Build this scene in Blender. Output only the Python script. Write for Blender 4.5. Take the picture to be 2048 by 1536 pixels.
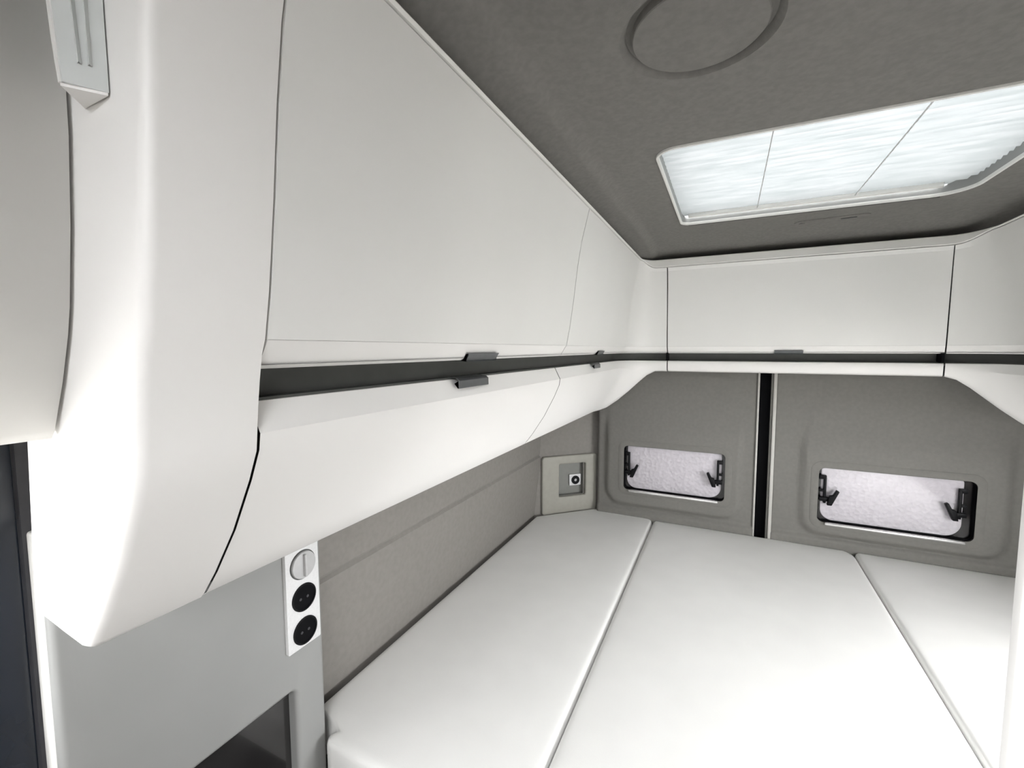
import bpy, bmesh, math
from mathutils import Vector, Matrix

for o in list(bpy.data.objects):
    bpy.data.objects.remove(o, do_unlink=True)
SC = bpy.context.scene
COL = SC.collection
S = 0.86          # metres per layout unit (camera height above the mattress)
Z0 = 1.86         # camera height above the floor
def W(p):
    return Vector((p[0]*S, p[1]*S, Z0 + p[2]*S))

# ------------------------------------------------------------------ camera
cam_d = bpy.data.cameras.new('camera')
cam = bpy.data.objects.new('camera', cam_d); COL.objects.link(cam)
SC.camera = cam
Xc, Yc, Zc = (0.901, 0.434, -0.002), (-0.032, 0.071, 0.997), (0.433, -0.898, 0.078)
# columns: camera right / up / back expressed in van axes
M = Matrix((Xc, Yc, Zc)).transposed().to_4x4()
q = M.to_quaternion(); q.normalize()
cam.rotation_mode = 'QUATERNION'; cam.rotation_quaternion = q
cam.location = W((0, 0, 0))
cam_d.sensor_fit = 'HORIZONTAL'; cam_d.sensor_width = 36.0
cam_d.lens = 36.0*892.0/2048.0
cam_d.clip_start = 0.02; cam_d.clip_end = 200

# ------------------------------------------------------------------ world: bright overcast sky
wd = bpy.data.worlds.new('overcast_sky'); SC.world = wd; wd.use_nodes = True
nt = wd.node_tree; nt.nodes.clear()
wo = nt.nodes.new('ShaderNodeOutputWorld'); bg = nt.nodes.new('ShaderNodeBackground')
bg.inputs['Color'].default_value = (0.97, 0.985, 1.0, 1); bg.inputs['Strength'].default_value = 19.0
nt.links.new(bg.outputs[0], wo.inputs[0])
def portal(name, c, rot, sx, sy):
    l = bpy.data.lights.new(name, 'AREA'); l.shape = 'RECTANGLE'; l.size = sx*S; l.size_y = sy*S
    l.cycles.is_portal = True
    o = bpy.data.objects.new(name, l); COL.objects.link(o); o.location = W(c); o.rotation_euler = rot
    return o
R90 = math.pi/2
# daylight portals at unseen openings, added where the interior needed light
portal('unseen_side_opening', (1.44, 1.17, -0.475), (0, R90, 0), 0.55, 0.80)
portal('unseen_kitchen_opening', (-1.02, -0.225, -0.40), (0, -R90, 0), 0.40, 0.75)  # unseen opening assumed past the dark frame, lights the end panel
portal('unseen_roof_opening', (0.425, -1.15, 0.56), (0, 0, 0), 0.85, 0.80)

vs = SC.view_settings
vs.view_transform = 'Standard'; vs.look = 'None'; vs.gamma = 1.0; vs.use_curve_mapping = False
SC.cycles.caustics_reflective = False; SC.cycles.caustics_refractive = False
vs.exposure = 0.70

# ------------------------------------------------------------------ materials
def mat(name, col, rough=0.5, spec=0.5, var=0.03, nscale=40.0, bump=0.0, bscale=300.0, metal=0.0, coat=0.0):
    m = bpy.data.materials.new(name); m.use_nodes = True
    n = m.node_tree; b = n.nodes['Principled BSDF']
    b.inputs['Roughness'].default_value = rough; b.inputs['Metallic'].default_value = metal
    b.inputs['Specular IOR Level'].default_value = spec
    b.inputs['Coat Weight'].default_value = coat
    tc = n.nodes.new('ShaderNodeTexCoord')
    nz = n.nodes.new('ShaderNodeTexNoise'); nz.inputs['Scale'].default_value = nscale; nz.inputs['Detail'].default_value = 1
    n.links.new(tc.outputs['Object'], nz.inputs['Vector'])
    r = n.nodes.new('ShaderNodeValToRGB')
    r.color_ramp.elements[0].position = 0.3; r.color_ramp.elements[1].position = 0.7
    r.color_ramp.elements[0].color = tuple(c*(1-var) for c in col)+(1,)
    r.color_ramp.elements[1].color = tuple(min(1, c*(1+var)) for c in col)+(1,)
    n.links.new(nz.outputs['Fac'], r.inputs[0]); n.links.new(r.outputs[0], b.inputs['Base Color'])
    if bump:
        n2 = n.nodes.new('ShaderNodeTexNoise'); n2.inputs['Scale'].default_value = bscale; n2.inputs['Detail'].default_value = 1
        n.links.new(tc.outputs['Object'], n2.inputs['Vector'])
        bp = n.nodes.new('ShaderNodeBump'); bp.inputs['Strength'].default_value = bump; bp.inputs['Distance'].default_value = 0.002
        n.links.new(n2.outputs['Fac'], bp.inputs['Height']); n.links.new(bp.outputs[0], b.inputs['Normal'])
    return m
M_WHITE = mat('off_white_laminate', (0.82, 0.812, 0.79), 0.42, 0.4, 0.008, 6)
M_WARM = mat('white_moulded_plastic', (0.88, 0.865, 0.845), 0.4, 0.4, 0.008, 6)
M_GREYP = mat('light_grey_laminate', (0.30, 0.302, 0.294), 0.45, 0.4, 0.015, 12)
M_EDGE = mat('pale_edge_trim', (0.80, 0.79, 0.76), 0.4, 0.4, 0.01, 12)
M_HEAD = mat('grey_headliner_felt', (0.205, 0.198, 0.186), 0.95, 0.1, 0.06, 90, 0.25, 700)
M_DOOR = mat('grey_door_lining', (0.190, 0.184, 0.170), 0.8, 0.2, 0.04, 70, 0.2, 600)
M_WALL = mat('warm_grey_wall_lining', (0.25, 0.235, 0.218), 0.8, 0.2, 0.04, 60, 0.2, 600)
M_NICHE = mat('beige_grey_plastic', (0.34, 0.33, 0.29), 0.5, 0.4, 0.03, 40)
M_LEATHER = mat('white_leatherette', (0.835, 0.83, 0.812), 0.5, 0.35, 0.015, 9, 0.12, 900)
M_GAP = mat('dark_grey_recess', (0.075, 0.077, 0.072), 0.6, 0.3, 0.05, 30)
M_TAB = mat('grey_metal_catch', (0.16, 0.165, 0.17), 0.35, 0.5, 0.05, 60, metal=0.5)
M_BLACK = mat('black_rubber', (0.003, 0.003, 0.004), 0.7, 0.1, 0.1, 60)
M_BPLAST = mat('black_plastic', (0.004, 0.004, 0.005), 0.45, 0.15, 0.1, 60)
M_CHAR = mat('charcoal_window_frame', (0.045, 0.045, 0.05), 0.45, 0.4, 0.05, 60)
M_NAVY = mat('dark_tinted_glass', (0.010, 0.014, 0.022), 0.12, 0.5, 0.05, 20)
M_DGLASS = mat('dark_glass_front', (0.022, 0.021, 0.021), 0.16, 0.5, 0.3, 5, coat=0.3)
M_SILVER = mat('polished_rail', (0.75, 0.74, 0.73), 0.25, 0.5, 0.02, 40, metal=0.7)
M_STRIP = mat('pale_seal_strip', (0.50, 0.49, 0.46), 0.4, 0.4, 0.02, 40)
M_PLATE = mat('brushed_white_plate', (0.74, 0.74, 0.74), 0.4, 0.5, 0.03, 200)
M_KNOB = mat('grey_knob', (0.50, 0.50, 0.50), 0.4, 0.5, 0.03, 80)
M_FLOOR = mat('vinyl_floor', (0.30, 0.28, 0.26), 0.6, 0.3, 0.15, 8)
M_CARPET = mat('charcoal_carpet', (0.02, 0.02, 0.02), 0.95, 0.1, 0.4, 300, 0.6, 500)
M_GROUND = mat('pale_concrete_ground', (0.42, 0.41, 0.39), 0.9, 0.2, 0.1, 3)
M_GREYN = mat('grey_niche_plastic', (0.22, 0.22, 0.205), 0.55, 0.4, 0.03, 40)
M_BRACKET = mat('silver_grey_plastic', (0.62, 0.64, 0.63), 0.4, 0.4, 0.02, 30)

def blind_mat():
    m = bpy.data.materials.new('pleated_translucent_fabric'); m.use_nodes = True
    n = m.node_tree; n.nodes.clear()
    out = n.nodes.new('ShaderNodeOutputMaterial'); mx = n.nodes.new('ShaderNodeMixShader')
    d = n.nodes.new('ShaderNodeBsdfDiffuse'); t = n.nodes.new('ShaderNodeBsdfTranslucent')
    tc = n.nodes.new('ShaderNodeTexCoord'); nz = n.nodes.new('ShaderNodeTexNoise')
    mp = n.nodes.new('ShaderNodeMapping'); mp.inputs['Scale'].default_value = (4, 40, 4)
    nz.inputs['Scale'].default_value = 2.2; nz.inputs['Detail'].default_value = 6
    r = n.nodes.new('ShaderNodeValToRGB')
    r.color_ramp.elements[0].position = 0.35; r.color_ramp.elements[1].position = 0.65
    r.color_ramp.elements[0].color = (0.0345, 0.0370, 0.0368, 1); r.color_ramp.elements[1].color = (0.0460, 0.0472, 0.0472, 1)
    n.links.new(tc.outputs['Object'], mp.inputs[0]); n.links.new(mp.outputs[0], nz.inputs['Vector'])
    n.links.new(nz.outputs['Fac'], r.inputs[0]); n.links.new(r.outputs[0], t.inputs['Color'])
    wv = n.nodes.new('ShaderNodeMath'); wv.operation = 'SINE'        # pleat shading painted into the cloth colour as darker fold lines
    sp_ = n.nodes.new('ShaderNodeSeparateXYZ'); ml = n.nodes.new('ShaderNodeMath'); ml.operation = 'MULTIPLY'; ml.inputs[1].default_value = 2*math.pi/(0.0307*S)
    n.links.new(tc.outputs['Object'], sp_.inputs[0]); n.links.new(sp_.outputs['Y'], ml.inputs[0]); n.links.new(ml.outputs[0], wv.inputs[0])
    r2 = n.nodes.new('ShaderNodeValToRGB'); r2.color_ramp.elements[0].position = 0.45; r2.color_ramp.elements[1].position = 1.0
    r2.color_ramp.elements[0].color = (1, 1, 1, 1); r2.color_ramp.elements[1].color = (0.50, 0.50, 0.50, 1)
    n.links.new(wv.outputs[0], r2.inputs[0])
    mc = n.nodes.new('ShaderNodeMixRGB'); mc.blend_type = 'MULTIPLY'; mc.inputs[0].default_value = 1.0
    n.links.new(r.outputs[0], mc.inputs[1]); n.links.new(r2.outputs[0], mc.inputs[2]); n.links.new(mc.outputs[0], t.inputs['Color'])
    d.inputs['Color'].default_value = (0.75, 0.78, 0.78, 1)
    mx.inputs[0].default_value = 0.75
    n.links.new(d.outputs[0], mx.inputs[1]); n.links.new(t.outputs[0], mx.inputs[2]); n.links.new(mx.outputs[0], out.inputs[0])
    return m
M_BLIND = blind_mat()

def mat_quilt():
    m = mat('silvery_quilted_foil', (0.70, 0.675, 0.71), 0.5, 0.5, 0.04, 60)
    n = m.node_tree; b = n.nodes['Principled BSDF']
    tc = [x for x in n.nodes if x.type == 'TEX_COORD'][0]
    mp = n.nodes.new('ShaderNodeMapping'); mp.inputs['Rotation'].default_value = (0, math.radians(35), 0)
    w1 = n.nodes.new('ShaderNodeTexVoronoi'); w1.inputs['Scale'].default_value = 62
    nz = n.nodes.new('ShaderNodeTexNoise'); nz.inputs['Scale'].default_value = 35
    ad = n.nodes.new('ShaderNodeMath'); ad.operation = 'ADD'
    n.links.new(tc.outputs['Object'], mp.inputs[0]); n.links.new(mp.outputs[0], w1.inputs['Vector'])
    n.links.new(mp.outputs[0], nz.inputs['Vector'])
    n.links.new(w1.outputs['Distance'], ad.inputs[0]); n.links.new(nz.outputs['Fac'], ad.inputs[1])
    bp = n.nodes.new('ShaderNodeBump'); bp.inputs['Strength'].default_value = 0.45; bp.inputs['Distance'].default_value = 0.006
    n.links.new(ad.outputs[0], bp.inputs['Height']); n.links.new(bp.outputs[0], b.inputs['Normal'])
    return m
M_QUILT = mat_quilt()

def mat_pane():
    m = bpy.data.materials.new('clear_acrylic'); m.use_nodes = True
    n = m.node_tree; n.nodes.clear()
    out = n.nodes.new('ShaderNodeOutputMaterial'); mx = n.nodes.new('ShaderNodeMixShader')
    t = n.nodes.new('ShaderNodeBsdfTransparent'); t.inputs[0].default_value = (0.97, 0.965, 0.97, 1)
    g = n.nodes.new('ShaderNodeBsdfGlossy'); g.inputs['Roughness'].default_value = 0.08
    mx.inputs[0].default_value = 0.04
    n.links.new(t.outputs[0], mx.inputs[1]); n.links.new(g.outputs[0], mx.inputs[2]); n.links.new(mx.outputs[0], out.inputs[0])
    return m
M_PANE = mat_pane()

# ------------------------------------------------------------------ object helpers
BASE = {}      # root object -> world base point
def tag(o, label=None, cat=None, group=None, kind=None):
    if label: o['label'] = label
    if cat: o['category'] = cat
    if group: o['group'] = group
    if kind: o['kind'] = kind
    return o
def thing(name, base, label=None, cat=None, group=None, kind=None):
    o = bpy.data.objects.new(name, None); o.empty_display_size = 0.05
    COL.objects.link(o); o.location = W(base); BASE[o.name] = W(base)
    return tag(o, label, cat, group, kind)
def root_of(o):
    while o.parent: o = o.parent
    return o
def link_bm(name, bm, m, parent=None, smooth=True, angle=38, base=None):
    """bm holds layout-unit coordinates"""
    for v in bm.verts: v.co = W(v.co)
    bmesh.ops.recalc_face_normals(bm, faces=bm.faces)
    me = bpy.data.meshes.new(name)
    if parent is not None:
        off = BASE[root_of(parent).name]
    else:
        if base is None:
            xs = [v.co for v in bm.verts]
            off = Vector(((min(v.x for v in xs)+max(v.x for v in xs))/2, (min(v.y for v in xs)+max(v.y for v in xs))/2, min(v.z for v in xs)))
        else: off = W(base)
    for v in bm.verts: v.co -= off
    bm.to_mesh(me); bm.free()
    me.materials.append(m)
    if smooth:
        me.polygons.foreach_set('use_smooth', [True]*len(me.polygons))
        me.set_sharp_from_angle(angle=math.radians(angle))
    o = bpy.data.objects.new(name, me); COL.objects.link(o)
    if parent is not None: o.parent = parent
    else:
        o.location = off; BASE[o.name] = off
    return o
def bevel_all(bm, w, seg=2, ang=30):
    es = [e for e in bm.edges if len(e.link_faces) == 2 and e.calc_face_angle(0) > math.radians(ang)]
    if es and w > 0:
        bmesh.ops.bevel(bm, geom=es, offset=w, segments=seg, profile=0.5, affect='EDGES', clamp_overlap=True)
def bm_box(lo, hi, bev=0.0, seg=2, bm=None):
    bm2 = bmesh.new()
    vs = [bm2.verts.new((x, y, z)) for x in (lo[0], hi[0]) for y in (lo[1], hi[1]) for z in (lo[2], hi[2])]
    for f in ((0,1,3,2),(4,6,7,5),(0,4,5,1),(2,3,7,6),(0,2,6,4),(1,5,7,3)):
        bm2.faces.new([vs[i] for i in f])
    bmesh.ops.recalc_face_normals(bm2, faces=bm2.faces)
    bevel_all(bm2, bev, seg)
    return merge(bm, bm2)
def merge(bm, bm2):
    if bm is None: return bm2
    me = bpy.data.meshes.new('tmp'); bm2.to_mesh(me); bm2.free(); bm.from_mesh(me); bpy.data.meshes.remove(me)
    return bm
def rrect(x0, x1, z0, z1, r, n=8):
    """rounded rectangle points; r may be a 4-tuple (bl, br, tr, tl)"""
    if not isinstance(r, (tuple, list)): r = (r,)*4
    pts = []
    for (cx, cz, rr, a0) in ((x0+r[0], z0+r[0], r[0], math.pi), (x1-r[1], z0+r[1], r[1], 1.5*math.pi),
                             (x1-r[2], z1-r[2], r[2], 0), (x0+r[3], z1-r[3], r[3], 0.5*math.pi)):
        for i in range(n+1):
            a = a0 + 0.5*math.pi*i/n
            pts.append((cx+rr*math.cos(a), cz+rr*math.sin(a)))
    return pts
def circle(cx, cz, r, n=40):
    return [(cx+r*math.cos(2*math.pi*i/n), cz+r*math.sin(2*math.pi*i/n)) for i in range(n)]
def bm_prism(pts, f0, f1, bev=0.0, seg=2, bm=None, holes=()):
    """extrude a 2-D outline between maps f0(p) and f1(p)"""
    b = bmesh.new()
    if not holes:
        a = [b.verts.new(f0(p)) for p in pts]; c = [b.verts.new(f1(p)) for p in pts]
        n = len(pts)
        b.faces.new(a); b.faces.new(c)
        for i in range(n): b.faces.new((a[i], a[(i+1) % n], c[(i+1) % n], c[i]))
    else:                                        # one hole with the same point count
        h = holes[0]; n = len(pts)
        a = [b.verts.new(f0(p)) for p in pts]; c = [b.verts.new(f1(p)) for p in pts]
        ha = [b.verts.new(f0(p)) for p in h]; hc = [b.verts.new(f1(p)) for p in h]
        for i in range(n):
            j = (i+1) % n
            b.faces.new((a[i], a[j], ha[j], ha[i])); b.faces.new((c[i], c[j], hc[j], hc[i]))
            b.faces.new((a[i], a[j], c[j], c[i])); b.faces.new((ha[i], ha[j], hc[j], hc[i]))
    bmesh.ops.recalc_face_normals(b, faces=b.faces)
    bevel_all(b, bev, seg)
    return merge(bm, b)
def pY(y): return lambda p: (p[0], y, p[1])
def pX(x): return lambda p: (x, p[0], p[1])
def pZ(z): return lambda p: (p[0], p[1], z)
def sstep(a, b, x):
    t = max(0.0, min(1.0, (x-a)/(b-a))); return t*t*(3-2*t)
def lin(a, b, n): return [a+(b-a)*i/n for i in range(n+1)]
def bm_grid(rows):
    b = bmesh.new()
    g = [[b.verts.new(p) for p in r] for r in rows]
    for i in range(len(g)-1):
        for j in range(len(g[0])-1):
            b.faces.new((g[i][j], g[i+1][j], g[i+1][j+1], g[i][j+1]))
    return b
def solidify(o, t, offset=-1.0, bev=0.0):
    m = o.modifiers.new('thickness', 'SOLIDIFY'); m.thickness = t*S; m.offset = offset
    if bev:
        bv = o.modifiers.new('edge', 'BEVEL'); bv.width = bev*S; bv.segments = 2; bv.limit_method = 'ANGLE'; bv.angle_limit = math.radians(50)

# ================================================================== SETTING
ZF = -Z0/S                                           # floor level in layout units
SKX0, SKX1, SKY0, SKY1 = -0.178, 0.672, 1.215, 1.955  # rooflight opening
FRX0, FRX1, FRY0, FRY1 = 0.0, 0.85, -1.55, -0.75      # unseen rooflight opening added behind the camera for its light
DSX, DSY, DSR = -0.058, 0.805, 0.104                 # round disc in the headliner
link = link_bm
tag(link('ground', bm_box((-14, -14, ZF-0.45), (14, 14, ZF-0.40)), M_GROUND), kind='structure')
tag(link('floor', bm_box((-1.08, -2.3, ZF-0.05), (1.45, 2.78, ZF)), M_FLOOR), kind='structure')

# ceiling: felt headliner, domed down to the cabinet tops, open at the rooflight
def ceil_z(x, y):
    z = 0.5
    z -= 0.018*sstep(-0.322, -0.350, x)
    z -= 0.050*sstep(-0.36, -0.50, x)
    z -= 0.060*sstep(0.98, 1.15, x)
    z -= 0.055*sstep(2.16, 2.50, y)
    d = math.hypot(x-DSX, y-DSY)
    if d < 0.16:
        z += 0.014*sstep(0.122, 0.110, d)*sstep(0.101, 0.1035, d)
    return z
def build_ceiling():
    xs = sorted(set([round(v, 4) for v in lin(-1.05, -0.56, 4)+lin(-0.54, -0.30, 16)+lin(-0.28, SKX0-0.04, 3)+lin(SKX0-0.04, SKX1+0.04, 10)+lin(SKX1+0.04, 1.0, 4)+lin(1.0, 1.2, 8)+[1.45, FRX0, FRX1]]))
    ys = sorted(set([round(v, 4) for v in [-2.3, FRY0, -1.1, FRY1, 0.0]+lin(0.6, 1.02, 6)+lin(1.02, SKY0-0.04, 3)+lin(SKY0-0.04, SKY1+0.04, 6)+lin(SKY1+0.04, 2.14, 3)+lin(2.16, 2.5, 12)+[2.78]]))
    b = bmesh.new()
    V = {}
    def v(x, y):
        k = (round(x, 4), round(y, 4))
        if k not in V: V[k] = b.verts.new((x, y, ceil_z(x, y)))
        return V[k]
    hx0, hx1, hy0, hy1 = SKX0-0.04, SKX1+0.04, SKY0-0.04, SKY1+0.04
    # square patch around the disc is rebuilt polar
    px0, px1, py0, py1 = -0.218, 0.154, 0.6, 1.02
    for i in range(len(xs)-1):
        for j in range(len(ys)-1):
            cx, cy = (xs[i]+xs[i+1])/2, (ys[j]+ys[j+1])/2
            if hx0 < cx < hx1 and hy0 < cy < hy1: continue
            if px0-1e-3 < cx < px1 and py0 < cy < py1: continue
            if FRX0 < cx < FRX1 and FRY0 < cy < FRY1: continue
            b.faces.new((v(xs[i], ys[j]), v(xs[i+1], ys[j]), v(xs[i+1], ys[j+1]), v(xs[i], ys[j+1])))
    # infill between square and rounded rooflight opening
    def ring(inner, cx, cy, x0, x1, y0, y1):
        outp = []
        for (x, y) in inner:
            dx, dy = x-cx, y-cy
            t = min(((x1-cx)/dx if dx > 0 else (x0-cx)/dx) if abs(dx) > 1e-9 else 1e9,
                    ((y1-cy)/dy if dy > 0 else (y0-cy)/dy) if abs(dy) > 1e-9 else 1e9)
            outp.append((cx+dx*t, cy+dy*t))
        return outp
    inn = rrect(SKX0, SKX1, SKY0, SKY1, (0.05, 0.05, 0.09, 0.03), 6)
    out = ring(inn, (hx0+hx1)/2, (hy0+hy1)/2, hx0, hx1, hy0, hy1)
    A = [b.verts.new((p[0], p[1], 0.5)) for p in inn]; B = [b.verts.new((p[0], p[1], 0.5)) for p in out]
    for i in range(len(A)):
        j = (i+1) % len(A); b.faces.new((A[i], A[j], B[j], B[i]))
    # corner triangles of the square
    def corner_fill(out, x0, x1, y0, y1, Bv):
        for (cx, cy) in ((x0, y0), (x1, y0), (x1, y1), (x0, y1)):
            for i in range(len(out)):
                j = (i+1) % len(out)
                p, q = out[i], out[j]
                onx = lambda t: abs(t[0]-cx) < 1e-6
                ony = lambda t: abs(t[1]-cy) < 1e-6
                if (onx(p) and not ony(p) and ony(q) and not onx(q)) or (ony(p) and not onx(p) and onx(q) and not ony(q)):
                    b.faces.new((Bv[i], Bv[j], b.verts.new((cx, cy, ceil_z(cx, cy)))))
    corner_fill(out, hx0, hx1, hy0, hy1, B)
    # polar patch with the round groove
    radii = [0.0, 0.05, 0.096, 0.100, 0.1015, 0.103, 0.106, 0.112, 0.117, 0.122, 0.127, 0.132, 0.136, 0.15]
    n = 72; prev = None
    for r in radii:
        if r == 0.0:
            prev = [b.verts.new((DSX, DSY, 0.5))]; continue
        cur = [b.verts.new((DSX+r*math.cos(2*math.pi*k/n), DSY+r*math.sin(2*math.pi*k/n), ceil_z(DSX+r, DSY))) for k in range(n)]
        for k in range(n):
            if len(prev) == 1: b.faces.new((prev[0], cur[k], cur[(k+1) % n]))
            else: b.faces.new((prev[k], prev[(k+1) % n], cur[(k+1) % n], cur[k]))
        prev = cur
    ip = [(vv.co.x, vv.co.y) for vv in prev]
    op = ring(ip, DSX, DSY, xs_near(xs, px0), xs_near(xs, px1), py0, py1)
    Bv = [b.verts.new((p[0], p[1], 0.5)) for p in op]
    for k in range(n): b.faces.new((prev[k], prev[(k+1) % n], Bv[(k+1) % n], Bv[k]))
    corner_fill(op, xs_near(xs, px0), xs_near(xs, px1), py0, py1, Bv)
    return link('ceiling', b, M_HEAD)
def xs_near(xs, x): return min(xs, key=lambda t: abs(t-x))

tag(build_ceiling(), kind='structure')

# outer shell of the van body
tag(link('wall_rear', bm_box((-1.12, 2.80, ZF-0.05), (1.48, 2.84, 0.62)), M_DOOR), kind='structure')
WY0, WY1, WZ0, WZ1 = 0.77, 1.57, -0.75, -0.20       # unseen window opening added to light the bed and flaps
b = bm_box((1.42, -2.3, ZF), (1.46, 2.80, WZ0))
bm_box((1.42, -2.3, WZ1), (1.46, 2.80, 0.55), bm=b)
bm_box((1.42, -2.3, WZ0), (1.46, WY0, WZ1), bm=b)
bm_box((1.42, WY1, WZ0), (1.46, 2.80, WZ1), bm=b)
wr = tag(link('wall_right', b, M_WALL), kind='structure')
link('unseen_window_frame', bm_prism(rrect(WY0-0.02, WY1+0.02, WZ0-0.02, WZ1+0.02, 0.03, 6), pX(1.405), pX(1.43), 0.004, 2, holes=[rrect(WY0+0.005, WY1-0.005, WZ0+0.005, WZ1-0.005, 0.03, 6)]), M_EDGE, parent=wr)
tag(link('wall_front', bm_box((-1.12, -2.34, ZF), (1.46, -2.30, 0.55)), M_WARM), kind='structure')

# left wall: padded lining beside the bed, plain lining further forward
prof = [(-1.05, ZF), (-1.05, -1.25), (-1.035, -1.02), (-1.020, -0.84), (-1.008, -0.72), (-1.003, -0.675), (-1.005, -0.655),
        (-1.013, -0.645), (-1.008, -0.636), (-1.004, -0.52), (-0.985, -0.35), (-0.93, -0.1), (-0.93, 0.55)]
ys = lin(0.792, 2.52, 10)
b = bm_grid([[(x - 0.0*y, y, z) for (x, z) in prof] for y in ys])
wl = link('wall_left', b, M_WALL, angle=25); tag(wl, kind='structure')
b = bm_box((-1.04, -2.3, ZF), (-1.00, 0.792, -0.60)); bm_box((-1.04, -2.3, -0.20), (-1.00, 0.792, 0.55), bm=b)
bm_box((-1.04, 0.15, -0.60), (-1.00, 0.792, -0.20), bm=b); bm_box((-1.04, -2.3, -0.60), (-1.00, -0.60, -0.20), bm=b)
link('forward_lining', b, M_WALL, parent=wl)
b = bm_box((-1.16, 0.792, ZF), (-1.06, 2.80, 0.62))
link('outer_skin', b, M_WALL, parent=wl)

# chamfered rear corner trim with the socket niche
CA = Vector((-1.035, 2.455)); CB = Vector((-0.69, 2.786)); CD = (CB-CA).normalized(); CN = Vector((CD.y, -CD.x))   # CN points into the room
def ch(u, z, d=0.0):
    p = CA + CD*u + CN*d
    return (p.x, p.y, z)
b = bm_grid([[ch(u, z) for z in lin(-1.4, 0.5, 6)] for u in (0, 0.16)] )
b2 = bm_grid([[ch(u, z) for z in lin(-1.4, 0.5, 6)] for u in (0.33, 0.50)]); merge(b, b2)
merge(b, bm_grid([[ch(u, z) for z in (-1.4, -0.91)] for u in (0.16, 0.33)]))
merge(b, bm_grid([[ch(u, z) for z in (-0.71, 0.5)] for u in (0.16, 0.33)]))
tr = tag(link('trim_1', b, M_WALL), kind='structure')
outer = rrect(0.045, 0.415, -1.02, -0.655, 0.02, 5)
inner = rrect(0.158, 0.338, -0.912, -0.708, 0.008, 5)
b = bm_prism(outer, lambda p: ch(p[0], p[1], 0.022), lambda p: ch(p[0], p[1], -0.002), 0.008, 3, holes=[inner])
link('niche_surround', b, M_NICHE, parent=tr)
b = bmesh.new()
A = [b.verts.new(ch(p[0], p[1], 0.0)) for p in inner]; B = [b.verts.new(ch(p[0], p[1], -0.035)) for p in inner]
for i in range(len(A)): b.faces.new((A[i], A[(i+1) % len(A)], B[(i+1) % len(A)], B[i]))
b.faces.new(B)
link('niche_back', b, M_GREYN, parent=tr)
so = thing('power_socket', ch(0.286, -0.86, -0.033), 'small white square socket with black ring inside the corner niche', 'socket')
link('socket_plate', bm_prism(rrect(0.247, 0.326, -0.861, -0.790, 0.004, 3), lambda p: ch(p[0], p[1], -0.034), lambda p: ch(p[0], p[1], -0.022), 0.002), M_PLATE, parent=so)
link('socket_ring', bm_prism(circle(0.287, -0.826, 0.027, 28), lambda p: ch(p[0], p[1], -0.022), lambda p: ch(p[0], p[1], -0.016), 0.0, holes=[circle(0.287, -0.826, 0.009, 28)]), M_BPLAST, parent=so)
link('socket_centre', bm_prism(circle(0.287, -0.826, 0.009, 20), lambda p: ch(p[0], p[1], -0.022), lambda p: ch(p[0], p[1], -0.018)), M_KNOB, parent=so)

# ------------------------------------------------------------------ rear doors
DY = 2.68
def rr_sdf(x, z, x0, x1, z0, z1, r):
    cx, cz, hx, hz = (x0+x1)/2, (z0+z1)/2, (x1-x0)/2-r, (z1-z0)/2-r
    qx, qz = abs(x-cx)-hx, abs(z-cz)-hz
    return math.hypot(max(qx, 0), max(qz, 0)) + min(max(qx, qz), 0) - r
def build_door(name, x0, x1, win, emb):
    wx0, wx1, wz0, wz1 = win
    def yy(x, z):
        d = rr_sdf(x, z, *emb, 0.09)
        y = DY - 0.022*sstep(0.018, -0.018, d)*sstep(-0.36, -0.52, z)      # pressed field around the window
        y -= 0.018*sstep(-0.955, -0.975, z)                                # ledge at the mattress
        e = min(x-x0, x1-x)
        y += 0.012*sstep(0.010, 0.0, e)
        return y
    m = 0.02
    xs = sorted(set(round(t, 4) for t in [x0, x0+0.003, x0+0.006, x0+0.01] + lin(x0+0.02, wx0-m, 12)+lin(wx0-m, wx1+m, 16)+lin(wx1+m, x1-0.02, 14)+[x1-0.01, x1-0.006, x1-0.003, x1]))
    zs = sorted(set(round(t, 4) for t in lin(-1.35, -1.0, 3)+lin(-1.0, wz0-m, 16)+lin(wz0-m, wz1+m, 12)+lin(wz1+m, -0.33, 10)+lin(-0.33, 0.05, 4)))
    b = bmesh.new(); V = {}
    def v(x, z):
        k = (round(x, 4), round(z, 4))
        if k not in V: V[k] = b.verts.new((x, yy(x, z), z))
        return V[k]
    for i in range(len(xs)-1):
        for j in range(len(zs)-1):
            cx, cz = (xs[i]+xs[i+1])/2, (zs[j]+zs[j+1])/2
            if wx0-m < cx < wx1+m and wz0-m < cz < wz1+m: continue
            b.faces.new((v(xs[i], zs[j]), v(xs[i+1], zs[j]), v(xs[i+1], zs[j+1]), v(xs[i], zs[j+1])))
    o = link(name, b, M_DOOR, angle=50); tag(o, kind='structure')
    return o
WIN1 = (-0.537, 0.008, -0.838, -0.575)
WIN2 = (0.436, 1.026, -0.874, -0.597)
EMB1 = (-0.645, 0.085, -0.935, -0.30)
EMB2 = (0.365, 1.14, -0.945, -0.30)
d1 = build_door('door_1', -0.705, 0.158, WIN1, EMB1)
d2 = build_door('door_2', 0.226, 1.30, WIN2, EMB2)
def strip(par, x0, x1, m, y0, y1, name):
    link(name, bm_box((x0, y0, -1.2), (x1, y1, 0.0), 0.004, 2), m, parent=par)
strip(d1, 0.150, 0.160, M_STRIP, 2.668, 2.69, 'edge_strip')
strip(d2, 0.222, 0.238, M_STRIP, 2.662, 2.69, 'edge_strip')
strip(d2, 0.212, 0.222, M_DOOR, 2.672, 2.70, 'edge_return')
strip(d1, 0.158, 0.216, M_BLACK, 2.716, 2.730, 'rubber_seal')

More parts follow.
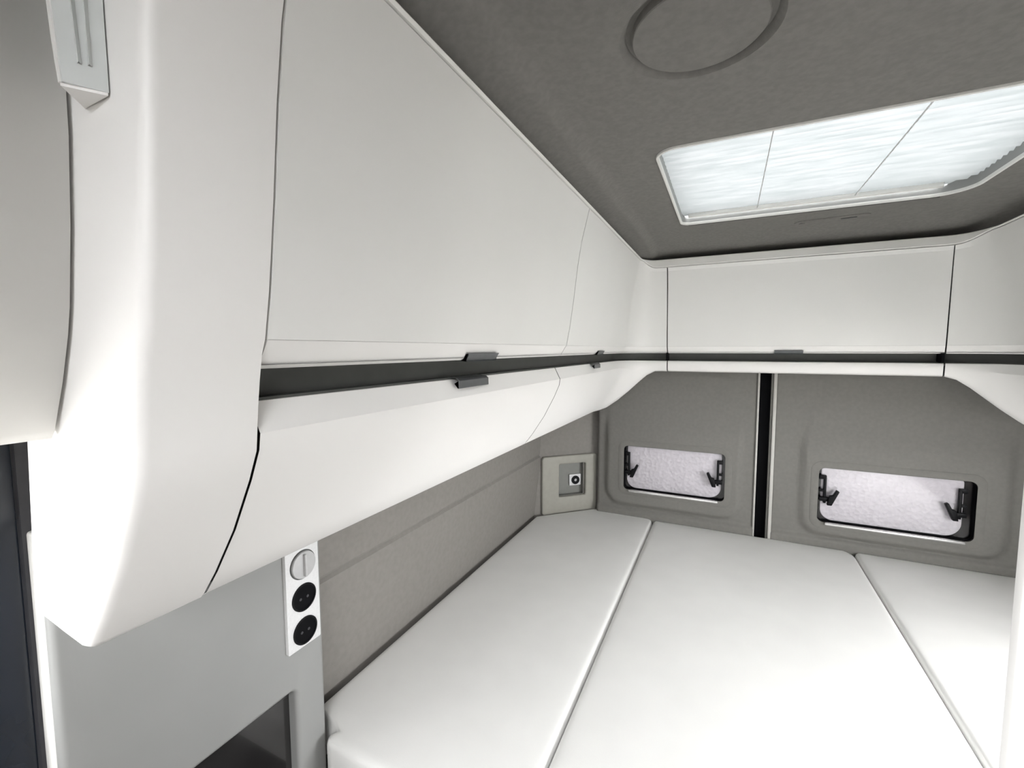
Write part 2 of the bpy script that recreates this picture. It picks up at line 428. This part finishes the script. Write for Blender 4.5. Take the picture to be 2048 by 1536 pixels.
def build_window(name, win, shift, mat_label, rc):
    x0, x1, z0, z1 = win
    DW = DY-0.044
    w = tag(thing(name, ((x0+x1)/2, DY, z0)), kind='structure')
    m = 0.034
    # moulded surround, flush with the pressed field of the door
    n = 8
    out = rrect(x0-m, x1+m, z0-m, z1+m, 0.05, n); inn = rrect(x0, x1, z0, z1, rc, n)
    link('surround', bm_prism(out, pY(DW+0.030), pY(DW+0.0205), 0.002, 2, holes=[inn]), M_DOOR, parent=w)
    # recess walls and black backing frame
    bb = bmesh.new()
    A = [bb.verts.new((p[0], DW+0.02, p[1])) for p in inn]; B = [bb.verts.new((p[0], DW+0.062, p[1])) for p in inn]
    for i in range(len(A)): bb.faces.new((A[i], A[(i+1) % len(A)], B[(i+1) % len(A)], B[i]))
    bb.faces.new(B)
    link('black_frame', bb, M_BLACK, parent=w)
    # bottom rail
    link('bottom_rail', bm_box((x0+0.03, DW+0.004, z0-0.012), (x1-0.03, DW+0.022, z0+0.002), 0.005, 3), M_SILVER, parent=w)
    # clear pane in front of the mat
    link('pane', bm_prism(inn, pY(DW+0.044), pY(DW+0.047)), M_PANE, parent=w)
    # latches
    for sx, lx in ((1, x0+0.016), (-1, x1-0.018-shift)):
        zt = z1-0.045
        k = link('latch', bm_box((lx+sx*0.012-0.006, DW+0.022, zt-0.135), (lx+sx*0.012+0.006, DW+0.040, zt), 0.003, 2), M_BPLAST, parent=w)
        bb = bm_box((min(lx-sx*0.012, lx+sx*0.018), DW+0.024, zt-0.014), (max(lx-sx*0.012, lx+sx*0.018), DW+0.040, zt+0.006), 0.003)
        bm_box((min(lx-sx*0.012, lx+sx*0.016), DW+0.024, zt-0.078), (max(lx-sx*0.012, lx+sx*0.016), DW+0.040, zt-0.066), 0.002, bm=bb)
        bm_box((min(lx-sx*0.012, lx+sx*0.030), DW+0.018, zt-0.125), (max(lx-sx*0.012, lx+sx*0.030), DW+0.040, zt-0.104), 0.004, bm=bb)
        link('bracket', bb, M_BPLAST, parent=k)
        p = [(lx+sx*0.020, zt-0.140), (lx+sx*0.040, zt-0.140), (lx+sx*0.070, zt-0.066), (lx+sx*0.058, zt-0.060), (lx+sx*0.044, zt-0.088), (lx+sx*0.030, zt-0.092)]
        link('lever', bm_prism(p, pY(DW+0.004), pY(DW+0.026), 0.003, 2), M_BPLAST, parent=k)
    # silvery quilted mat behind the pane
    r = 0.05
    pts = rrect(x0+0.014, x1-0.012-shift, z0+0.004, z1-0.004, (0.055, 0.065, 0.012, 0.012), 8)
    o = link(mat_label[0], bm_prism(pts, pY(DW+0.048), pY(DW+0.060), 0.004, 3), M_QUILT)
    tag(o, mat_label[1], 'insulation mat', 'silvery mats in the rear door windows')
    return w
build_window('window_2', WIN1, 0.004, ('insulation_mat', 'silvery quilted mat in the smaller rear window, nearer the corner niche'), 0.022)
build_window('window_3', WIN2, 0.022, ('insulation_mat', 'silvery quilted mat in the larger rear window, right of the black door gap'), 0.026)

# ------------------------------------------------------------------ rooflight
w = tag(thing('window_1', ((SKX0+SKX1)/2, (SKY0+SKY1)/2, 0.5)), kind='structure')
R4 = (0.05, 0.05, 0.09, 0.03)
inn = rrect(SKX0, SKX1, SKY0, SKY1, R4, 8)
out = rrect(SKX0-0.008, SKX1+0.008, SKY0-0.008, SKY1+0.008, tuple(r+0.008 for r in R4), 8)
link('flange', bm_prism(out, pZ(0.506), pZ(0.494), 0.003, 2, holes=[inn]), M_EDGE, parent=w)
big = rrect(SKX0-0.006, SKX1+0.006, SKY0-0.006, SKY1+0.006, R4, 8)
b = bmesh.new()
A = [b.verts.new((p[0], p[1], 0.498)) for p in inn]; B = [b.verts.new((p[0], p[1], 0.62)) for p in big]
for i in range(len(A)): b.faces.new((A[i], A[(i+1) % len(A)], B[(i+1) % len(A)], B[i]))
link('recess_wall', b, M_GREYP, parent=w)
link('rear_shadow_line', bm_box((SKX0+0.02, SKY1+0.0085, 0.4935), (SKX1-0.06, SKY1+0.017, 0.502), 0.002), M_GAP, parent=w)  # dark strip standing in for the shadow line behind the flange
link('blind_rail', bm_box((SKX0+0.02, SKY1-0.020, 0.519), (SKX1-0.06, SKY1-0.004, 0.534), 0.004, 2), M_EDGE, parent=w)
bl = thing('pleated_blind', ((SKX0+SKX1)/2, (SKY0+SKY1)/2, 0.53), 'white pleated blind glowing with daylight across the rooflight', 'blind')
NP = 24; rows = []
for i in range(2*NP+1):
    y = SKY0-0.004 + (SKY1-SKY0-0.004)*i/(2*NP)
    z = 0.528 + (0.009 if i % 2 else 0.0)
    rows.append([(x, y, z) for x in lin(SKX0-0.004, SKX1+0.004, 6)])
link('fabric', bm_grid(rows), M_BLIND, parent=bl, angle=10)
for cx in (0.083, 0.378):
    link('cord', bm_box((cx-0.0012, SKY0, 0.5235), (cx+0.0012, SKY1-0.01, 0.526)), M_KNOB, parent=bl)
# moulded plate behind the rooflight
pl = thing('moulded_plate', (0.345, 2.14, 0.5), 'slim grey moulded plate with dark slot set in the headliner behind the rooflight', 'ceiling plate')
def plz(x, y, d): return (x, y - (x-0.345)*0.10, ceil_z(x, y-(x-0.345)*0.10)-d)
link('plate', bm_prism(rrect(0.225, 0.465, 2.105, 2.155, 0.024, 6), lambda p: plz(p[0], p[1], -0.004), lambda p: plz(p[0], p[1], 0.004), 0.002, 2), M_HEAD, parent=pl)
link('slot', bm_prism(rrect(0.375, 0.425, 2.125, 2.134, 0.004, 4), lambda p: plz(p[0], p[1], 0.0), lambda p: plz(p[0], p[1], 0.006), 0.0), M_GAP, parent=pl)
link('button', bm_prism(circle(0.250, 2.130, 0.010, 18), lambda p: plz(p[0], p[1], 0.0), lambda p: plz(p[0], p[1], 0.008), 0.002), M_HEAD, parent=pl)

# ================================================================== OVERHEAD CABINETS (one profile swept round the rear of the van)
XG, YG, XR = -0.48, 2.42, 0.95
RA, RB = 0.15, 0.20
Y_END, Y_P, Y_S = 0.215, 0.335, 1.38        # end panel front, end panel rear, seam between long cabinet and corner cabinet
def arc_len():
    L1 = (YG-RA)-Y_P; L2 = 0.5*math.pi*RA; L3 = (XR-RB)-(XG+RA); L4 = 0.5*math.pi*RB; L5 = (YG-RB)-0.85
    return L1, L2, L3, L4, L5
AL = arc_len(); AC = [0]
for l in AL: AC.append(AC[-1]+l)
def path(s):
    """position and outward normal at arc length s"""
    if s <= AC[1]: return (XG, Y_P+s), (-1, 0)
    if s <= AC[2]:
        a = math.pi - (s-AC[1])/RA
        return (XG+RA+RA*math.cos(a), YG-RA+RA*math.sin(a)), (math.cos(a), math.sin(a))
    if s <= AC[3]: return (XG+RA+(s-AC[2]), YG), (0, 1)
    if s <= AC[4]:
        a = 0.5*math.pi - (s-AC[3])/RB
        return (XR-RB+RB*math.cos(a), YG-RB+RB*math.sin(a)), (math.cos(a), math.sin(a))
    return (XR, YG-RB-(s-AC[4])), (1, 0)
def s_of_y(y): return y-Y_P
def s_of_x(x): return AC[2] + (x-(XG+RA))
S_END = AC[5]
def wrear(s):          # 0 on the sides, 1 along the rear
    return sstep(AC[1]+0.050, AC[2]-0.005, s) * (1-sstep(AC[3]+0.055, AC[4]-0.05, s))
UP = [(-0.082, 0.425), (-0.074, 0.40), (-0.058, 0.335), (-0.046, 0.26), (-0.034, 0.16), (-0.021, 0.066), (-0.0105, 0.0115)]
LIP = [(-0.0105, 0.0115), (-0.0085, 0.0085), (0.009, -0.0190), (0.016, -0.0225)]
LOW_S = [(0.034, -0.0600), (0.0285, -0.0620), (0.0200, -0.079), (0.0105, -0.098), (0.0135, -0.118), (0.0300, -0.156), (0.066, -0.224), (0.108, -0.287), (0.135, -0.322), (0.150, -0.331), (0.175, -0.333)]
LOW_R = [(0.024, -0.0615), (0.0130, -0.0635), (0.0100, -0.072), (0.0105, -0.082), (0.0115, -0.092), (0.0140, -0.100), (0.0160, -0.106), (0.020, -0.112), (0.030, -0.116), (0.042, -0.118), (0.06, -0.119)]
def sweep(prof_f, s0, s1, ext=None):
    n = max(2, int((s1-s0)/0.03))
    ss = lin(s0, s1, n)
    rows = []
    for s in ss:
        (px, py), (nx, ny) = path(s)
        pr = list(prof_f(s))
        rows.append([(px+nx*o, py+ny*o, z) for (o, z) in pr])
    return bm_grid(rows)
def sweep_solid(prof_f, s0, s1, t):
    n = max(2, int((s1-s0)/0.03)); rows = []
    for s in lin(s0, s1, n):
        (px, py), (nx, ny) = path(s); pr = list(prof_f(s))
        pr = pr + [(o+t, z) for (o, z) in reversed(pr)]
        rows.append([(px+nx*o, py+ny*o, z) for (o, z) in pr])
    b = bmesh.new(); g = [[b.verts.new(p) for p in r] for r in rows]; m = len(g[0])
    for i in range(len(g)-1):
        for j in range(m): b.faces.new((g[i][j], g[i+1][j], g[i+1][(j+1) % m], g[i][(j+1) % m]))
    b.faces.new(g[0]); b.faces.new(g[-1])
    return b
def low_prof(s):
    w = wrear(s)
    pr = [((1-w)*a[0]+w*c[0], (1-w)*a[1]+w*c[1]) for a, c in zip(LOW_S, LOW_R)]
    e = 0.42*(1-w)+0.22*w
    if 0.05 < w < 0.95: e = min(e, 0.30)
    pr.append((e, pr[-1][1]-0.002))
    return pr
def up_prof(s):
    w = wrear(s)
    return [(UP[0][0], 0.432-0.034*w), (UP[1][0]+0.004*w, 0.40-0.018*w)] + UP[2:]
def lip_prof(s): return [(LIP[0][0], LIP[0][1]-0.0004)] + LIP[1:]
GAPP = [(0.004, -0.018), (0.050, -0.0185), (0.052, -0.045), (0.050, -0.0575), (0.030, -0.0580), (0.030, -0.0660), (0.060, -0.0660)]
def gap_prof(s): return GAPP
def top_prof(s):       # pale rail along the top of the cabinets
    w = wrear(s); z0 = 0.4345-0.034*w; z1 = 0.4415-0.004*w
    return [(-0.060, z1), (-0.086, z1-0.0005), (-0.089, z1-0.003), (-0.089, z0+0.003), (-0.085, z0), (-0.060, z0)]
G = 0.0025
def cabinet(name, s0, s1, label, low_name='lower_flap', door_name='door'):
    (px, py), (nx, ny) = path((s0+s1)/2)
    c = thing(name, (px+nx*0.15, py+ny*0.15, -0.1), label, 'cabinet')
    o = link(door_name, sweep_solid(up_prof, s0+G, s1-G, 0.016), M_WHITE, parent=c, angle=14)
    bk = sweep(lambda s: [(o+0.024, z) for (o, z) in up_prof(s)], s0, s1)
    merge(bk, sweep(lambda s: [(o+0.022, z) for (o, z) in low_prof(s)[2:9]], s0, s1))
    link('carcass', bk, M_GAP, parent=c)  # dark backing sheet added to stop light showing through the seams
    link('bright_lip', sweep_solid(lip_prof, s0+G, s1-G, 0.006), M_WARM, parent=c, angle=14)  # lip made whiter to carry the brightness of its lit bevel
    o = link(low_name, sweep(low_prof, s0+G, s1-G), M_WARM, parent=c, angle=30)
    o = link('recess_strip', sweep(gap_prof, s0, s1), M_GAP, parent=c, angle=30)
    o = link('top_rail', sweep(top_prof, s0, s1), M_EDGE, parent=c, angle=30)
    return c
def catch(par, s0, s1, upper, name='catch'):
    rows = []
    if upper: pr = [(0.030, -0.0225), (0.000, -0.0255), (0.004, -0.0235), (-0.0060, -0.0095), (-0.0050, -0.0085), (0.004, -0.015)]
    else: pr = [(0.034, -0.0575), (0.012, -0.0590), (0.006, -0.064), (0.0055, -0.079), (0.0075, -0.080), (0.016, -0.070)]
    o = link(name, sweep_solid(lambda s: pr, s0, s1, 0.003), M_TAB, parent=par, angle=40); 
cl = cabinet('overhead_cabinet', 0, s_of_y(Y_S), 'long white overhead cabinet along the left, its flap bulging over the bed')
catch(cl, s_of_y(0.785), s_of_y(0.915), True); catch(cl, s_of_y(0.765), s_of_y(0.885), False)
cc = cabinet('overhead_cabinet', s_of_y(Y_S), s_of_x(-0.279), 'white corner overhead cabinet curving round to the rear doors above the niche')
catch(cc, s_of_y(1.81), s_of_y(1.90), True); catch(cc, s_of_y(1.79), s_of_y(1.875), False)
cr = cabinet('overhead_cabinet', s_of_x(-0.279), s_of_x(0.803), 'flat white overhead cabinet across the rear, over both door windows', 'bottom_rail')
catch(cr, s_of_x(0.198), s_of_x(0.312), True)
cq = cabinet('overhead_cabinet', s_of_x(0.803), S_END, 'white rounded overhead cabinet at the right end of the rear row')
for t, x0 in ((cc, -0.279), (cr, 0.797)):
    link('divider', bm_box((x0-0.005, YG-0.004, -0.0600), (x0+0.005, YG+0.05, -0.020)), M_BLACK, parent=t)

# end panel closing the long cabinet toward the front of the van
ep = thing('cabinet_end_panel', (-0.6, 0.275, -0.33), 'thick white curved end panel hanging in the left foreground', 'end panel')
P2 = UP[1:] + [(-0.004, -0.005), (0.002, -0.035), (0.0070, -0.066), (0.011, -0.099)] + LOW_S[4:9] + [(0.142, -0.329), (0.155, -0.332), (0.20, -0.328), (0.275, -0.320), (0.255, -0.10), (0.255, 0.40)]
P2 = [(XG-o, z) for (o, z) in P2]
b = bm_prism(P2, pY(Y_END), pY(Y_P-0.001), 0.0)
es = [e for e in b.edges if abs(e.verts[0].co.y-Y_END) < 1e-5 and abs(e.verts[1].co.y-Y_END) < 1e-5]
bmesh.ops.bevel(b, geom=es, offset=0.012, segments=5, profile=0.5, affect='EDGES', clamp_overlap=True)
link('panel', b, M_WARM, parent=ep, angle=32)

# forward overhead cabinet at the left edge
fc = thing('overhead_cabinet', (-0.78, -0.5, -0.1), 'set-back white overhead cabinet at the left edge, above the dark window', 'cabinet')
FP = [(-0.566, 0.47), (-0.566, 0.30), (-0.570, 0.20), (-0.580, 0.12), (-0.594, 0.045), (-0.602, 0.018), (-0.622, -0.030), (-0.648, -0.080), (-0.656, -0.088)]
b = bm_grid([[(x, y, z) for (x, z) in FP] for y in (-1.3, -0.5, 0.211)])
o = link('door', b, M_WHITE, parent=fc, angle=30); solidify(o, 0.018, 0.0)
link('carcass', bm_prism([(-0.600, 0.47), (-0.62, 0.05), (-0.660, -0.075), (-0.98, -0.088), (-0.98, 0.47)], pY(-1.3), pY(0.208)), M_WARM, parent=fc)
# hooked cover on the end panel
hk = thing('corner_cover', (-0.51, 0.21, 0.222), 'silvery wedge-shaped plastic cover at the top of the end panel', 'cover')
lin_pairs = [(0.222, 0.0), (0.24, 0.25), (0.26, 0.50), (0.29, 0.85), (0.335, 1.0), (0.42, 1.0)]
secs = []
for z, k in lin_pairs:
    secs.append([(-0.490, 0.2135, z), (-0.535-0.004*k, 0.2145, z), (-0.507-0.006*k, 0.188-0.001*k, z), (-0.503-0.006*k, 0.188-0.001*k, z)])
b = bmesh.new()
g = [[b.verts.new(p) for p in r] for r in secs]
for i in range(len(g)-1):
    for j in range(4): b.faces.new((g[i][j], g[i][(j+1) % 4], g[i+1][(j+1) % 4], g[i+1][j]))
b.faces.new(g[0]); b.faces.new(g[-1])
link('wedge', b, M_BRACKET, parent=hk, angle=30)
bb = bmesh.new(); rows = []
for z, k in lin_pairs[:5]:
    tw = (0.0015+0.0035*math.sin(math.pi*min(1, (z-0.218)/0.125))) if z < 0.335 else 0.001
    cx, cyy = -0.507-0.006*k, 0.188-0.001*k
    rows.append([(cx+0.001, cyy-0.0012, z), (cx-tw, cyy-0.0008, z), (cx-tw, cyy+0.003, z), (cx+0.001, cyy+0.003, z)])
g = [[bb.verts.new(p) for p in r_] for r_ in rows]
for i in range(len(g)-1):
    for j in range(4): bb.faces.new((g[i][j], g[i][(j+1) % 4], g[i+1][(j+1) % 4], g[i+1][j]))
bb.faces.new(g[0]); bb.faces.new(g[-1])
link('rim', bb, M_WARM, parent=hk, angle=40)
link('bright_underside', bm_prism([(-0.4905, 0.2130), (-0.535, 0.2143), (-0.507, 0.1878)], pZ(0.2195), pZ(0.2225)), M_WARM, parent=hk)  # whiter plate: brightness of the underside put into its colour
for a in (0.35, 0.62):
    rr = []
    bb = bmesh.new()
    for z, k in lin_pairs[1:]:
        A0 = Vector((-0.490, 0.2135)); C0 = Vector((-0.503-0.006*k, 0.188-0.001*k)); d = C0-A0; n = Vector((-d.y, d.x)).normalized()
        if n.y > 0: n = -n
        c = A0+d*(a-0.10*(1-k)*(1 if a > 0.5 else -1)*0.3)
        rr.append([(c.x-d.x*0.05, c.y-d.y*0.05, z), (c.x+n.x*0.004, c.y+n.y*0.004, z), (c.x+d.x*0.05, c.y+d.y*0.05, z)])
    link('ridge', bm_grid(rr), M_BRACKET, parent=hk, angle=80)

# ================================================================== LEFT SIDE PANEL WITH SOCKETS
PX = -0.93
sp = thing('side_panel', (PX-0.02, 0.53, ZF), 'light grey upright side panel under the overhead cabinet, pale front edge', 'panel')
oy0, oy1, oz0, oz1 = 0.281, 0.789, ZF+0.02, -0.28
hy0, hy1, hz0, hz1 = 0.33, 0.703, -1.75, -0.836
n = 6
outer = rrect(oy0, oy1, oz0, oz1, 0.012, n); inner = rrect(hy0, hy1, hz0, hz1, 0.016, n)
b = bm_prism(outer, pX(PX), pX(PX-0.045), 0.0, holes=[inner])
es = [e for e in b.edges if abs(e.verts[0].co.x-PX) < 1e-5 and abs(e.verts[1].co.x-PX) < 1e-5 and len(e.link_faces) == 2 and e.calc_face_angle(0) > 1.0]
bmesh.ops.bevel(b, geom=es, offset=0.012, segments=4, profile=0.5, affect='EDGES', clamp_overlap=True)
link('panel', b, M_GREYP, parent=sp, angle=32)
link('front_edge', bm_box((PX-0.044, oy0-0.004, oz0), (PX-0.012, oy0+0.008, oz1), 0.006, 3), M_EDGE, parent=sp)
link('dark_front', bm_prism(rrect(hy0-0.003, hy1+0.003, hz0-0.003, hz1+0.003, 0.016, n), pX(PX-0.030), pX(PX-0.040)), M_DGLASS, parent=sp)
pt = thing('socket_plate', (PX+0.005, 0.725, -0.735), 'narrow white plate with a knob and two black sockets on the grey side panel', 'socket plate')
link('plate', bm_prism(rrect(0.679, 0.772, -0.732, -0.462, 0.003, 3), pX(PX-0.002), pX(PX+0.010), 0.002, 2), M_PLATE, parent=pt)
cy = 0.7265
for cz in (-0.607, -0.692):
    k = link('socket', bm_prism(circle(cy, cz, 0.034, 40), pX(PX+0.009), pX(PX+0.0125), 0.0, holes=[circle(cy, cz, 0.030, 40)]), M_BPLAST, parent=pt)
    link('socket_well', bm_prism(circle(cy, cz, 0.030, 40), pX(PX+0.009), pX(PX+0.0105)), M_BLACK, parent=k)
    for dy in (-0.010, 0.010):
        link('pin_hole', bm_prism(circle(cy+dy, cz-0.002, 0.0035, 12), pX(PX+0.0104), pX(PX+0.0112)), M_CHAR, parent=k)
k = link('knob', bm_prism(circle(cy, -0.524, 0.033, 40), pX(PX+0.009), pX(PX+0.017), 0.002, 2), M_KNOB, parent=pt)
link('knob_ridge', bm_prism(rrect(cy-0.003, cy+0.003, -0.552, -0.496, 0.002, 3), pX(PX+0.016), pX(PX+0.024), 0.001), M_KNOB, parent=k)
link('knob_ring', bm_prism(circle(cy, -0.524, 0.036, 40), pX(PX+0.0095), pX(PX+0.0108), holes=[circle(cy, -0.524, 0.0335, 40)]), M_GAP, parent=k)

# dark side window below the forward cabinet
w4 = tag(thing('window_4', (-0.99, -0.3, -1.0)), kind='structure')
outer = rrect(-0.74, 0.325, -1.62, -0.095, 0.02, 6); inner = rrect(-0.70, 0.272, -1.58, -0.125, 0.02, 6)
link('frame', bm_prism(outer, pX(-0.972), pX(-0.999), 0.006, 2, holes=[inner]), M_CHAR, parent=w4)
link('seal', bm_prism(inner, pX(-0.984), pX(-0.999), 0.0, holes=[rrect(-0.60, 0.15, -0.60, -0.20, 0.03, 6)]), M_NAVY, parent=w4)

# ================================================================== BED
ZB = -1.0
bed = thing('bed', (0.13, 1.7, ZF), 'dark carpeted bed platform carrying the three white cushions', 'bed')
link('platform', bm_box((-1.03, 0.80, -1.16), (1.36, 2.64, -1.13), 0.004), M_CARPET, parent=bed)
link('front_board', bm_box((-1.03, 0.80, ZF), (1.36, 0.83, -1.16), 0.004), M_CARPET, parent=bed)
def cushion(name, label, y0, y1, xl, xr, rad=0.017, thick=0.125, tops=None):
    N = 46; MM = 90
    ey = [0, .004, .01, .018, .028, .04, .055, .075, .1]
    ysx = [y0+e for e in ey] + lin(y0+.12, y1-.12, 50) + [y1-e for e in reversed(ey)]
    ex = [0, .004, .01, .018, .028, .04, .055]
    rows = []
    for y in ysx:
        a, c = xl(y), xr(y)
        if c-a < 0.13: fr = lin(0, 1, 2*len(ex)+12)
        xsx = [a+e for e in ex] + lin(a+.07, c-.07, 15) + [c-e for e in reversed(ex)]
        r = []
        for x in xsx:
            d = max(0.0, min(x-a, c-x, y-y0, y1-y))
            z = ZB - rad + math.sqrt(max(0.0, rad*rad-(rad-min(d, rad))**2))
            # soft crown of the upholstery
            z -= 0.006*math.exp(-d/0.05)
            r.append((x, y, z))
        rows.append(r)
    b = bm_grid(rows)
    # skirt
    be = [e for e in b.edges if len(e.link_faces) == 1]
    ret = bmesh.ops.extrude_edge_only(b, edges=be)
    nv = [v for v in ret['geom'] if isinstance(v, bmesh.types.BMVert)]
    for v in nv: v.co.z -= 0.03
    be = [e for e in ret['geom'] if isinstance(e, bmesh.types.BMEdge) and len(e.link_faces) == 1]
    ret = bmesh.ops.extrude_edge_only(b, edges=be)
    for v in [v for v in ret['geom'] if isinstance(v, bmesh.types.BMVert)]: v.co.z = ZB-thick
    be = [e for e in b.edges if len(e.link_faces) == 1]
    bmesh.ops.holes_fill(b, edges=be, sides=0)
    o = link(name, b, M_LEATHER, angle=60)
    return tag(o, label, 'cushion', 'bed cushions')
def rnd(y, y0, y1, r0, r1):
    """inset of the side at y from rounded plan corners"""
    t = 0.0
    if y < y0+r0: t = r0-math.sqrt(max(0, r0*r0-(y0+r0-y)**2))
    if y > y1-r1: t = r1-math.sqrt(max(0, r1*r1-(y-(y1-r1))**2))
    return t
Y0 = 0.755
SEAM1, SEAM2 = -0.3625, 0.594
def xl_left(y):
    x = -0.915 + rnd(y, Y0, 9, 0.035, 0.01) - 0.097*sstep(0.800, 0.832, y)
    x += 0.012*math.exp(-((y-0.797)/0.010)**2)
    c = 2.425
    if y > c: x = max(x, -1.012 + (y-c)*1.02)
    return x
cushion('bed_cushion', 'narrow white leatherette cushion against the left wall, rear corner cut at an angle', Y0, 2.712, xl_left,
        lambda y: SEAM1-0.001-rnd(y, Y0, 2.712, 0.02, 0.085))
cushion('bed_cushion', 'wide white leatherette cushion in the middle of the bed, before the black door gap', Y0, 2.668,
        lambda y: SEAM1+0.001+rnd(y, Y0, 2.668, 0.02, 0.03), lambda y: SEAM2-0.002-rnd(y, Y0, 2.668, 0.02, 0.07))
cushion('bed_cushion', 'white leatherette cushion at the right side of the bed, under the larger rear window', Y0, 2.668,
        lambda y: SEAM2+0.002+rnd(y, Y0, 2.668, 0.02, 0.03), lambda y: 1.34)

# right-hand partition standing before the bed
pw = tag(link('wall_partition', bm_box((0.3265, 0.722, ZF), (1.42, 0.745, 0.47), 0.005, 3), M_WARM), kind='structure')
